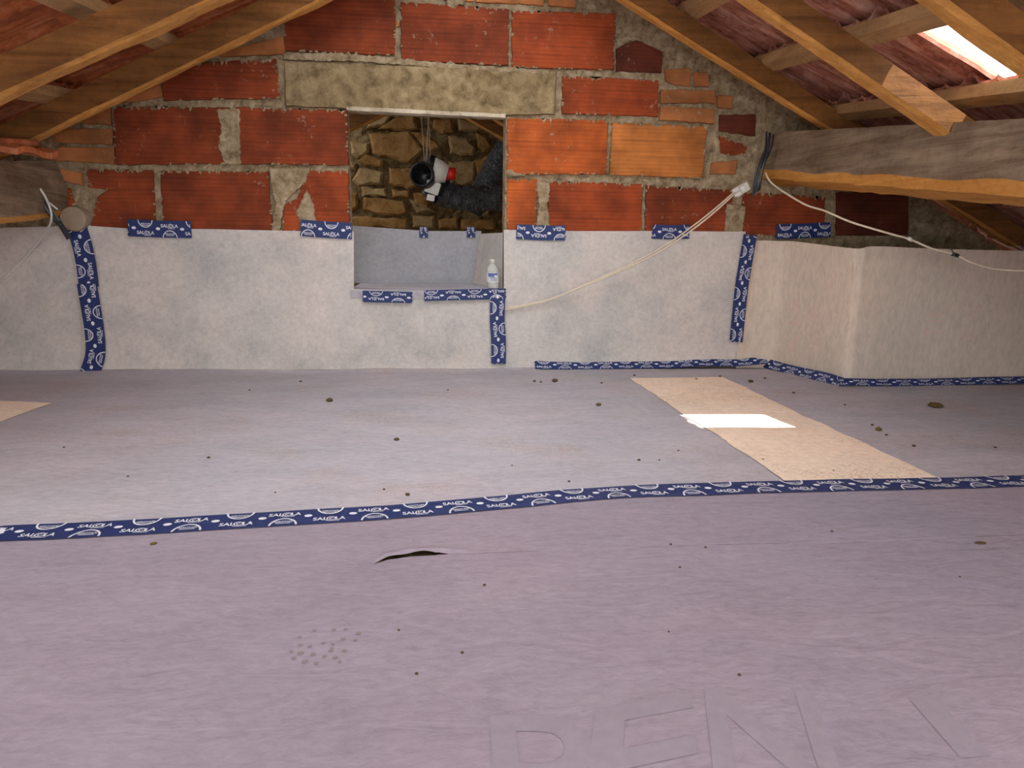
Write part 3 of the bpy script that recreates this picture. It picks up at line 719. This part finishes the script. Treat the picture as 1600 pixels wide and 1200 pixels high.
# ------------------------------------------------------------------ printed blue tape
def clip(poly, L, W):
    for ax, lim, sg in ((0, 0, 1), (0, L, -1), (1, -W/2, 1), (1, W/2, -1)):
        out = []
        for i, p in enumerate(poly):
            q = poly[(i+1) % len(poly)]; dp = (p[ax]-lim)*sg; dq = (q[ax]-lim)*sg
            if dp >= 0: out.append(p)
            if dp*dq < 0: t = dp/(dp-dq); out.append((p[0]+(q[0]-p[0])*t, p[1]+(q[1]-p[1])*t))
        poly = out
        if len(poly) < 3: return []
    return poly
def pattern(L, W, period, phase, flip=1):
    out = []
    def put(poly): 
        c = clip(poly, L, W)
        if c: out.append(c)
    def txt(s, cx, cy_, w_, h_):
        for t in TX[s]: put([(cx+u*w_, cy_+v*h_) for u, v in t])
    def ring(cx, cy_, rx, ry, th, n=24, a0=0, a1=2*math.pi):
        for i in range(n):
            p, q = a0+(a1-a0)*i/n, a0+(a1-a0)*(i+1)/n
            put([(cx+rx*math.cos(p), cy_+ry*math.sin(p)), (cx+rx*math.cos(q), cy_+ry*math.sin(q)), (cx+(rx-th)*math.cos(q), cy_+(ry-th)*math.sin(q)), (cx+(rx-th)*math.cos(p), cy_+(ry-th)*math.sin(p))])
    def word(cx, cy_):
        h = W*.20; wd = period*.36
        txt('SAL', cx-wd*.28, cy_, wd*.44, h); txt('LA', cx+wd*.34, cy_, wd*.30, h)
        ring(cx+wd*.055, cy_, h*.62, h*.62, h*.16, 14); ring(cx+wd*.055, cy_, h*.28, h*.30, h*.13, 8, .5, 5)
        put([(cx-wd*.1, cy_-h*.85), (cx+wd*.3, cy_-h*.85), (cx+wd*.3, cy_-h*.72), (cx-wd*.1, cy_-h*.72)])
    def oval(cx, cy_):
        n = 14; put([(cx+period*.045*math.cos(2*math.pi*i/n), cy_+W*.085*math.sin(2*math.pi*i/n)) for i in range(n)])
    def arc(cx, top):
        y0 = W*.52*(1 if top else -1)
        ring(cx, y0, period*.155, W*.46, W*.05, 24)
        cyy = W*.28*(1 if top else -1)
        txt('AEROTAPE', cx, cyy, period*.20, W*.10)
        put([(cx-period*.08, cyy-W*.11), (cx+period*.08, cyy-W*.11), (cx+period*.08, cyy-W*.08), (cx-period*.08, cyy-W*.08)])
    k0 = int(-phase)-2
    for k in range(k0, int(L/period)+3):
        u = (k-phase)*period
        word(u, W*.20); arc(u, False); oval(u+period*.26, W*.02)
        word(u+period*.5, -W*.24); arc(u+period*.5, True); oval(u+period*.76, W*.02)
    return out
def tape(pts, W, nfn, label, period=.178, phase=.2, acr=None, name='adhesive_tape', surf=None, reverse=False, k=10, ragged=.003, group='strips of printed blue tape'):
    """pts: centre line; nfn(p) -> surface normal; surf(p) -> point moved onto the surface"""
    path = smooth_path(pts, k) if len(pts) > 2 else [pts[0].lerp(pts[1], i/12) for i in range(13)]
    if reverse: path.reverse()
    cum = [0]
    for a, b in zip(path, path[1:]): cum.append(cum[-1]+(b-a).length)
    L = cum[-1]
    def at(u, v, h):
        u = min(max(u, 0), L); i = 0
        while i < len(cum)-2 and cum[i+1] < u: i += 1
        t = (u-cum[i])/(cum[i+1]-cum[i]); p = path[i].lerp(path[i+1], t)
        ta = (path[min(i+1, len(path)-1)]-path[max(i-1, 0)]); tb_ = (path[min(i+2, len(path)-1)]-path[i]); tg = ta.normalized().lerp(tb_.normalized(), t).normalized()
        n = nfn(p) if callable(nfn) else nfn
        a = n.cross(tg).normalized()
        q = p+a*v
        if surf: q = surf(q)
        return q+n*h
    mb = MB(); nu = max(8, int(L/.012)); P = []
    for j in range(9):
        v = -W/2+W*j/8; row = []
        for i in range(nu+1):
            u = L*i/nu; e = 0
            if i == 0: e = -ragged*(1+math.sin(j*2.3))
            if i == nu: e = ragged*(1+math.sin(j*3.1))
            q = at(u, v, .0012); 
            if e: q = q+(path[1]-path[0]).normalized()*e if i == 0 else q+(path[-1]-path[-2]).normalized()*e
            row.append(q)
        P.append(row)
    mb.quadgrid(P, 0, True)
    o = mb.build(name, M['tape'], recalc=False); tag(o, label, 'tape', group)
    mb = MB()
    for poly in pattern(L, W, period, phase):
        mb.face([mb.vert(at(u, v, .0024)) for u, v in poly])
    if mb.f: mb.build('printed_lettering', M['print'], o, recalc=False)
    return o
NW = Vector((0, -1, 0)); TWD = .066
def W_(x, y, d=.026): return atY(x, y, D-d)
def wt(pts, label, W=TWD, phase=.2, d=.026, **kw): return tape([W_(x, y, d) for x, y in pts], W, NW, label, phase=phase, **kw)
wt([(201,356),(250,358),(298,359)], 'short blue tape over the membrane edge under the leftmost wall bricks', .064, .15)
wt([(471,356),(510,359),(549,361)], 'short blue tape at the top edge of the membrane, just left of the opening', .064, .85)
wt([(808,362),(845,364),(882,364)], 'short blue tape at the membrane top, just right of the opening', .060, .4, reverse=True)
wt([(1020,362),(1048,363),(1076,362)], 'short blue tape at the membrane top where the cable passes', .058, .6)
tape([atY(1214,362, D-.02), atY(1250,361,D-.02), atY(1297,359,D-.02)], .062, NW, 'blue tape on the brick under the end of the right beam', phase=.3)
wt([(121,358),(129,385),(135,415),(139,447)], 'upper piece of the vertical blue tape at the left, below the round stub', .074, .1, .030)
wt([(136,444),(142,480),(148,520),(149,555),(140,584)], 'lower piece of the vertical blue tape at the left, reaching the floor', .074, .6, .033, reverse=True)
wt([(568,463),(605,464),(643,465)], 'short blue tape under the sill of the opening, left one', .046, .2, .033, reverse=True)
wt([(664,462),(700,461),(745,460),(789,459)], 'longer blue tape along the sill below the white bottle', .044, .3, .033, reverse=True)
wt([(778,458),(777,500),(779,530),(779,567)], 'vertical blue tape running down from the corner of the sill', .062, .2, .034, reverse=True)
wt([(1172,368),(1165,410),(1158,455),(1150,533)], 'vertical blue tape at the right, next to the boxed corner', .060, .35, .034, reverse=True)
for x in (662, 736):
    p = atY(x, 355, 3.372); q = atY(x, 371, 3.372)
    tape([p, q], .04, NW, 'small blue tape tab on the grey panel, %s one' % ('left' if x == 662 else 'right, near the slanted flap'), phase=.5, surf=None, k=4, ragged=.001)
# tape in the fold between wall and floor
N45 = Vector((0, -.7, .7)).normalized()
tape([atY(x, y, D-.036) for x, y in ((837,570),(900,571),(960,570),(1040,569),(1100,566),(1150,566),(1197,562))], .044, N45, 'blue tape along the foot of the wall right of the opening', phase=.3, group='strips of printed blue tape')
NB = Vector((-.85, -.15, .6)).normalized()
tape([Vector((1.455, 2.925, .022)), Vector((1.47, 2.87, .018)), Vector((1.51, 2.74, .014)), Vector((1.545, 2.60, .016)), Vector((1.562, 2.50, .012))], .045, NB, 'short slanting blue tape at the foot of the boxed corner, towards the wall', phase=.1)
tape([Vector((1.55, 2.498, .018)), Vector((1.70, 2.495, .014)), Vector((1.95, 2.50, .012)), Vector((2.3, 2.502, .016)), Vector((2.9, 2.50, .014))], .034, N45, 'blue tape along the foot of the cream membrane at the right edge', phase=.5)
# the long seam tape on the floor
UPV = Vector((0, 0, 1))
tape([Vector((p.x, p.y, 0)) for p in SEAM], .074, UPV, 'long blue tape crossing the whole floor over the membrane seam', phase=.37, period=.168, surf=lambda q: Vector((q.x, q.y, hz(q.x, q.y)+.0006)), k=14)

# ------------------------------------------------------------------ cables
def cable(pts, r, name, label, m='cable', cat='cable', grp=None, k=10):
    mb = MB(); mb.tube(smooth_path(pts, k), r, 8); return tag(mb.build(name, M[m]), label, cat, grp)
rt = empty('cable_pair', atY(1150, 298, 2.84))
for s, nm in ((0, 0), (1, 1)):
    mb = MB(); o = 3.2*s
    mb.tube(smooth_path([atY(1152, 296+o, 2.84), atY(1100, 340+o*1.6, 2.84), atY(1040, 383+o*1.4, 2.85), atY(985, 413+o, 2.865), atY(920, 442+o*.6, 2.885), atY(860, 467+o*.3, 2.905), atY(820, 476+o*.6, 2.912), atY(789, 481+o, 2.915)], 8), .0032, 8)
    child(mb, 'strand', M['cable'], rt)
tag(rt, 'pale double cable running down from the white clip across the wall membrane', 'cable')
c2 = [atY(1196, 270, 2.80), atY(1208, 288, 2.76), atY(1255, 318, 2.6), atY(1290, 330, 2.5), atY(1330, 347, 2.42), atY(1390, 365, 2.36), atY(1422, 374, 2.34), atY(1455, 388, 2.32), atY(1490, 397, 2.30), atY(1520, 411, 2.28), atY(1555, 420, 2.26), atY(1600, 423, 2.2), atY(1680, 424, 2.1), atY(1850, 415, 2.0), atY(2100, 390, 1.9)]
rt = empty('hanging_cable', c2[0])
mb = MB(); mb.tube(smooth_path(c2, 8), .0036, 8); child(mb, 'cable_strand', M['cable'], rt)
mb = MB(); mb.tube([atY(1488, 397, 2.298), atY(1491, 397.5, 2.298), atY(1497, 400, 2.298)], .007, 8); mb.tube([atY(1491, 397, 2.296), atY(1487, 390, 2.296), atY(1484, 384, 2.296)], .0015, 6)
tag(child(mb, 'knot', M['strap'], rt), 'dark twist tie on the cable')
mb = MB(); mb.tube([atY(1419, 372, 2.338), atY(1425, 376, 2.338)], .006, 8); mb.tube([atY(1420, 376, 2.336), atY(1424, 371, 2.336)], .003, 6); child(mb, 'cable_tie', M['white'], rt)
tag(rt, 'single cream cable hanging in a wave below the right beam', 'cable')
# white connector at the beam end
rt = empty('cable_clip', atY(1158, 297, 2.82))
def obox(mb, c, u, v, n, a, b, t, bev=.15):
    pts = []
    for su, sv in ((-1, -1+bev), (-1+bev, -1), (1-bev, -1), (1, -1+bev), (1, 1-bev), (1-bev, 1), (-1+bev, 1), (-1, 1-bev)): pts.append(c+u*a*su+v*b*sv-n*t)
    mb.prism(pts, n*2*t, 0, .002)
u = (atY(1170, 288, 2.82)-atY(1146, 303, 2.82)).normalized(); n = Vector((0, 1, 0)); v = n.cross(u)
mb = MB(); obox(mb, atY(1158, 296, 2.82), u, v, n, .030, .018, .014); child(mb, 'body', M['white'], rt)
for s in (-1, 1):
    mb = MB(); obox(mb, atY(1151, 300, 2.80)+v*.010*s, u, v, n, .014, .006, .006); child(mb, 'terminal', M['white'], rt)
mb = MB(); obox(mb, atY(1160, 295, 2.80), u, v, n, .010, .012, .008); child(mb, 'lever', M['white'], rt)
tag(rt, 'small white cable connector at the end of the right beam', 'connector')
# strap bundles of plastic at both beam ends
def strapbundle(name, lines, label, m='strap'):
    rt = empty(name, lines[0][0])
    for pts in lines:
        mb = MB(); path = smooth_path(pts, 8); P = []
        for i, p in enumerate(path):
            q0 = .012*nz(p.z*7, lines.index(pts)*3.7); P.append([p+Vector((-.0042+q0, 0, -.002)), p+Vector((q0, -.004, 0)), p+Vector((.0042+q0, 0, .002))])
        mb.quadgrid(P, 0, True); mb.quadgrid([[q+Vector((0, .002, 0)) for q in r] for r in P], 0, True)
        m = 'black' if m == 'strap' else 'strap'
        child(mb, 'strip', M[m], rt)
    return tag(rt, label, 'strap')
ls = []
for k in range(5):
    o = k*3.2
    ls.append([atY(1198+o*.8, 206+k, 2.80), atY(1196+o*.7, 232, 2.79), atY(1186+o*.8, 256, 2.785), atY(1178+o*.9, 282, 2.79), atY(1176+o*.7, 306-k*2, 2.80)])
strapbundle('plastic_strap', ls, 'bundle of grey-black plastic straps hanging over the right beam end')
ls = []
for k in range(4):
    o = k*3.0
    ls.append([atY(22+o, 250+k, 2.76), atY(38+o, 278, 2.76), atY(56+o, 305, 2.76), atY(78+o*.6, 335, 2.77), atY(92+o*.6, 352, 2.79), atY(104+o*.4, 374-k, 2.90)])
strapbundle('plastic_strap', ls, 'black plastic straps running down over the left beam end')
cable([atY(60, 292, 2.74), atY(70, 306, 2.74), atY(79, 328, 2.74), atY(80, 345, 2.76), atY(74, 358, 2.8), atY(64, 372, 2.88), atY(40, 402, 2.922), atY(6, 436, 2.922)], .0035, 'white_wire', 'white wire dropping from the left beam, its lower end a painted highlight on the wall membrane', 'white')  # the wire's lower end paints the highlight along a membrane crease
cable([atY(76, 316, 2.735), atY(90, 327, 2.735)], .0025, 'wire_scrap', 'short stiff white wire end beside the black straps', 'white', 'wire', k=3)
# round stub
mb = MB(); c = atY(113, 342, 2.89); n = 28
for i, (r, y) in enumerate(((.0, 2.887), (.042, 2.887), (.0455, 2.891), (.046, 2.90), (.046, 2.97))):
    for k in range(n):
        a = 2*math.pi*k/n; mb.v.append((c.x+r*math.cos(a)*(1+.02*math.sin(3*a)), y, c.z+r*math.sin(a)))
for i in range(4):
    for k in range(n): mb.face((i*n+k, i*n+(k+1) % n, (i+1)*n+(k+1) % n, (i+1)*n+k), 0, None, i > 1)
M['stub'] = flat('grey_end_grain', (.34, .27, .19), .9, .1)
tag(mb.build('log_stub', M['stub']), 'round grey log stub poking out of the wall above the left tape', 'log')
# roof tile fragment lying on the left beam
mb = MB(); P = []; Q = []
for i in range(9):
    row = []; r2 = []
    for j in range(17):
        s = i/8; t = j/16; x = -1.74+.47*t; y = 2.42+.20*s
        z = .805-.02*(1-s)+.010*math.sin(s*math.pi*2)-(.012*(t-.85)/.15 if t > .85 else 0)
        row.append(Vector((x+.03*s*(1 if t > .5 else 0), y, z))); r2.append(Vector((x+.03*s*(1 if t > .5 else 0), y, z+.018)))
    P.append(row); Q.append(r2)
mb.quadgrid(P); mb.quadgrid(Q); mb.quadgrid([P[0], Q[0]]); mb.quadgrid([P[-1], Q[-1]]); mb.quadgrid([[r[-1] for r in P], [r[-1] for r in Q]]); mb.quadgrid([[r[0] for r in P], [r[0] for r in Q]])
for xx in (-1.32, -1.42):
    mb.tube([Vector((xx, 2.45, .812)), Vector((xx+.02, 2.60, .828))], .014, 8)
tag(mb.build('roof_tile', M['tileL']), 'loose orange clay roof tile lying on the left beam', 'tile')

# ------------------------------------------------------------------ bottle on the sill
rt = empty('plastic_bottle', (0, 0, 0)); bc = atY(771, 447, 2.985); bc.z = .3375; rt.location = bc
def lathe(prof_, n=24, sx=1, sy=1, lean=(0, 0)):
    mb = MB()
    for r, z in prof_:
        for k in range(n):
            a = 2*math.pi*k/n; mb.v.append((bc.x+r*math.cos(a)*sx+lean[0]*z, bc.y+r*math.sin(a)*sy+lean[1]*z, bc.z+z))
    for i in range(len(prof_)-1):
        for k in range(n): mb.face((i*n+k, i*n+(k+1) % n, (i+1)*n+(k+1) % n, (i+1)*n+k), 0, None, True)
    return mb
m, nt, b = mat('clear_plastic', .25, .5); b.inputs['Base Color'].default_value = (.80, .80, .74, 1); b.inputs['Transmission Weight'].default_value = .45; b.inputs['IOR'].default_value = 1.2
bump(nt, b, nse(nt, objco(nt), 60, 3), .6, .006); M['clear'] = m
ln = (-.05, 0)
child(lathe([(0, 0), (.020, 0), (.0255, .004), (.0262, .012), (.0250, .016), (.0262, .020), (.0262, .072), (.0245, .078), (.0220, .086), (.0150, .096), (.0100, .103), (.0100, .107)], lean=ln), 'bottle_body', M['clear'], rt)
child(lathe([(0, .121), (.0095, .121), (.0108, .119), (.0108, .107), (.0100, .1065)], lean=ln), 'cap', M['white'], rt)
M['label'] = flat('bottle_label', (.70, .70, .68), .6, .2)
lb = child(lathe([(.0266, .026), (.0268, .028), (.0268, .064), (.0266, .066)], lean=ln), 'label', M['label'], rt)
M['bluep'] = flat('label_blue', (.05, .09, .35), .5, .3)
mb = MB()
def onlab(u, z): a = -math.pi/2+u/.0272; return (bc.x+.0272*math.cos(a)+ln[0]*z-rt.location.x, bc.y+.0272*math.sin(a)-rt.location.y, bc.z+z-rt.location.z)
for u0, u1, z0, z1 in ((-.024, .020, .057, .064), (-.024, .004, .051, .056)):
    P = [[onlab(u0+(u1-u0)*i/8, z) for i in range(9)] for z in (z0, z1)]; mb.quadgrid(P)
for t in TX['SAL']: mb.face([mb.vert(onlab(-.004+u*.026, .048+v*.010)) for u, v in t])
for zz in (.040, .036, .032):
    P = [[onlab(-.012+.026*i/8, z) for i in range(9)] for z in (zz, zz+.0015)]; mb.quadgrid(P)
mb.build('label_print', M['bluep'], lb, recalc=False)
tag(rt, 'small white plastic bottle with a blue label standing on the sill', 'bottle')

# ------------------------------------------------------------------ fan, ducts and strings in the opening
FY = 3.62
def FP(x, y, d=FY): return atY(x, y, d)
rt = empty('duct_fan', FP(672, 285))
mb = MB()     # inlet mouth: short open tube facing the viewer
c = FP(658, 272, 3.50); ax = Vector((-.20, -1, .05)).normalized()
u = ax.cross(Vector((0, 0, 1))).normalized(); v = u.cross(ax); n = 28; rp = [(.058, 0), (.058, .10), (.052, .10), (.049, 0), (.047, -.14), (0, -.14)]
rp = [(.060, -.14), (.060, -.01), (.056, 0), (.050, 0), (.047, -.02), (.045, -.13), (0, -.13)]
for r, t in rp:
    for k in range(n):
        a = 2*math.pi*k/n; mb.v.append(tuple(c+ax*t+u*r*math.cos(a)+v*r*math.sin(a)))
for i in range(len(rp)-1):
    for k in range(n): mb.face((i*n+k, i*n+(k+1) % n, (i+1)*n+(k+1) % n, (i+1)*n+k), 0, None, True)
child(mb, 'inlet', M['black'], rt)
mb = MB(); mb.tube(smooth_path([FP(664, 256, 3.64), FP(676, 262, 3.66), FP(682, 282, 3.68), FP(676, 300, 3.68), FP(668, 310, 3.68)], 6), [.05]*6+[.068]*13+[.045]*6, 20); child(mb, 'housing', M['black'], rt)
mb = MB(); mb.tube([FP(677, 266, 3.57), FP(686, 268, 3.57), FP(699, 272, 3.57)], [.060, .056, .042], 20); tag(child(mb, 'collar', M['white'], rt), 'white collar')
mb = MB(); mb.tube([FP(696, 271, 3.565), FP(712, 272, 3.565)], [.031, .029], 20); tag(child(mb, 'cap', M['red'], rt), 'red cap')
mb = MB(); obox(mb, FP(676, 293, 3.575), Vector((.9, 0, -.3)).normalized(), Vector((.3, 0, .9)).normalized(), Vector((0, 1, 0)), .035, .030, .006); child(mb, 'mounting_plate', M['white'], rt)
mb = MB(); obox(mb, FP(673, 309, 3.56), Vector((.95, 0, -.2)).normalized(), Vector((.2, 0, .95)).normalized(), Vector((0, 1, 0)), .019, .015, .005); child(mb, 'connector', M['white'], rt)
tag(rt, 'black duct fan with white collar and red cap hanging in the opening', 'fan')
m, nt, b = mat('foil_duct', .28, .6); b.inputs['Base Color'].default_value = (.13, .14, .15, 1); b.inputs['Metallic'].default_value = .75
bump(nt, b, nse(nt, objco(nt, (1, 1, 1)), 30, 3, .6, 2.5), 1.0, .03); M['duct'] = m
def duct(pts, r, label, seed, nr=140):
    path = smooth_path(pts, max(4, nr//(len(pts)-1))); rp_ = random.Random(seed)
    mb = MB(); mb.tube(path, r, 36, ripple=lambda i, k: 1+.035*math.sin(i*1.35)+.05*noise.noise(Vector((i*.25, k*.6, seed))))
    tag(mb.build('flexible_duct', M['duct']), label, 'duct', 'flexible ducts beyond the opening')
duct([FP(690, 303, 3.70), FP(715, 308, 3.68), FP(750, 310, 3.66), FP(800, 309, 3.62), FP(860, 306, 3.60)], .062, 'thick black ribbed duct lying horizontally behind the sill', 2)
duct([FP(735, 330, 3.92), FP(752, 300, 3.92), FP(768, 272, 3.90), FP(786, 240, 3.86), FP(812, 215, 3.8)], .062, 'shiny dark duct rising diagonally at the right of the opening', 5)
for i, (a, b_, t) in enumerate((((654, 182), (663, 250), 'left string holding up the duct fan'), ((669, 182), (667, 250), 'middle string holding up the duct fan'), ((668, 184), (672, 246), 'right string holding up the duct fan'), ((671, 190), (664, 262), 'thin string dropping onto the mouth of the duct fan'))):
    p = FP(*a, 3.60); q = FP(*b_, 3.56+.01*i); p.z += .12
    cable([p, p.lerp(q, .5)+Vector((.003, 0, 0)), q], .0016, 'string', t, 'cord', 'string', 'strings of the duct fan', 4)
# chunk of stone below fan & tie beam the strings hang from
mb = MB(); a = FP(600, 172, 3.66); b_ = FP(735, 176, 3.66); mb.hexa([(a.x-.5, 3.57, 1.20), (b_.x+.6, 3.57, 1.20), (b_.x+.6, 3.63, 1.20), (a.x-.5, 3.63, 1.20), (a.x-.5, 3.57, 1.26), (b_.x+.6, 3.57, 1.26), (b_.x+.6, 3.63, 1.26), (a.x-.5, 3.63, 1.26)])
tag(mb.build('collar_tie', M['rafter']), 'hidden crosspiece above the opening from which the fan strings hang', 'beam')

# ------------------------------------------------------------------ crumbs on the floor
def crumb(x, y, s, label, m='crumb', flatn=.6, long=1.0):
    p = atZ(x, y); r = s*(p-CAM).length/F_PX/2; z0 = hz(p.x, p.y); rg = random.Random(x*31+y)
    bm = bmesh.new(); bmesh.ops.create_icosphere(bm, subdivisions=2, radius=1)
    for v_ in bm.verts:
        k = 1+.45*noise.noise(v_.co*1.6+Vector((x, y, 0))); v_.co = Vector((v_.co.x*r*long*k, v_.co.y*r*k, v_.co.z*r*flatn*k))
    me = bpy.data.meshes.new('c'); bm.to_mesh(me); bm.free(); me.materials.append(M[m])
    o = bpy.data.objects.new('dry_moss' if m == 'leaf' else 'mortar_crumb', me); col.objects.link(o); o.location = (p.x, p.y, z0+r*flatn*.75); o.rotation_euler = (0, 0, rg.uniform(0, 3))
    tag(o, label, 'debris', 'crumbs scattered on the floor membrane' if s > 5 else None)
crumb(515, 627, 10, 'dark crumb on the floor membrane, left of centre near the wall')
crumb(620, 687, 8, 'small dark crumb in the middle of the far floor membrane')
crumb(1460, 635, 17, 'largest piece of dry brown moss, on the floor near the right edge', 'leaf', .35, 1.5)
crumb(1373, 672, 9, 'green-brown moss bit right of the sunlit patch', 'leaf')
crumb(935, 633, 8, 'small green moss bit left of the sunlit patch', 'leaf')
crumb(867, 597, 9, 'brown crumb near the foot of the wall below the cable end')
crumb(240, 851, 8, 'small brown flake just in front of the long tape at the left', 'leaf', .3, 1.5)
crumb(1532, 848, 8, 'dark sliver in front of the long tape near the right edge', 'crumb', .3, 2.2)
crumb(637, 773, 7, 'dark crumb just behind the long tape, centre left')
crumb(1173, 598, 7, 'dark crumb between sunlit patch and boxed corner')
crumb(326, 716, 5, 'tiny dark speck far left on the far membrane')
for x, y, s in ((835,597,5),(845,598,4),(991,587,4),(1125,589,4),(1088,593,4),(1195,592,4),(998,720,5),(1030,720,3),(1302,738,4),(1363,664,4),(1428,697,5),(1240,615,4),(1320,633,3),(470,596,4),(390,610,3),(700,610,3),(757,916,5),(623,985,4),(722,1021,5),(651,1053,5),(1155,1055,5),(1048,852,4),(1102,857,4),(1300,830,4),(1062,888,4),(1192,720,4),(600,765,4),(889,753,4),(800,728,3),(1060,705,3),(1385,680,4),(1555,700,4),(940,600,4),(1045,988,3),(1500,900,3),(100,700,3),(200,745,3),(430,770,3)):
    zone = ('tiny dark crumb close to the foot of the wall', 'crumbs along the foot of the wall') if y < 625 else ('tiny dark speck on the lilac foreground membrane in front of the long tape', 'specks before the long tape') if y > 800 \
        else ('tiny dark speck on the floor membrane right of the sunlit patch', 'specks right of the sunlit patch') if x > 1240 else ('tiny dark speck between wall and long tape, left of the cream light band', 'specks between wall and long tape')
    crumb(x, y, s, zone[0]); [o for o in col.objects][-1]['group'] = zone[1]
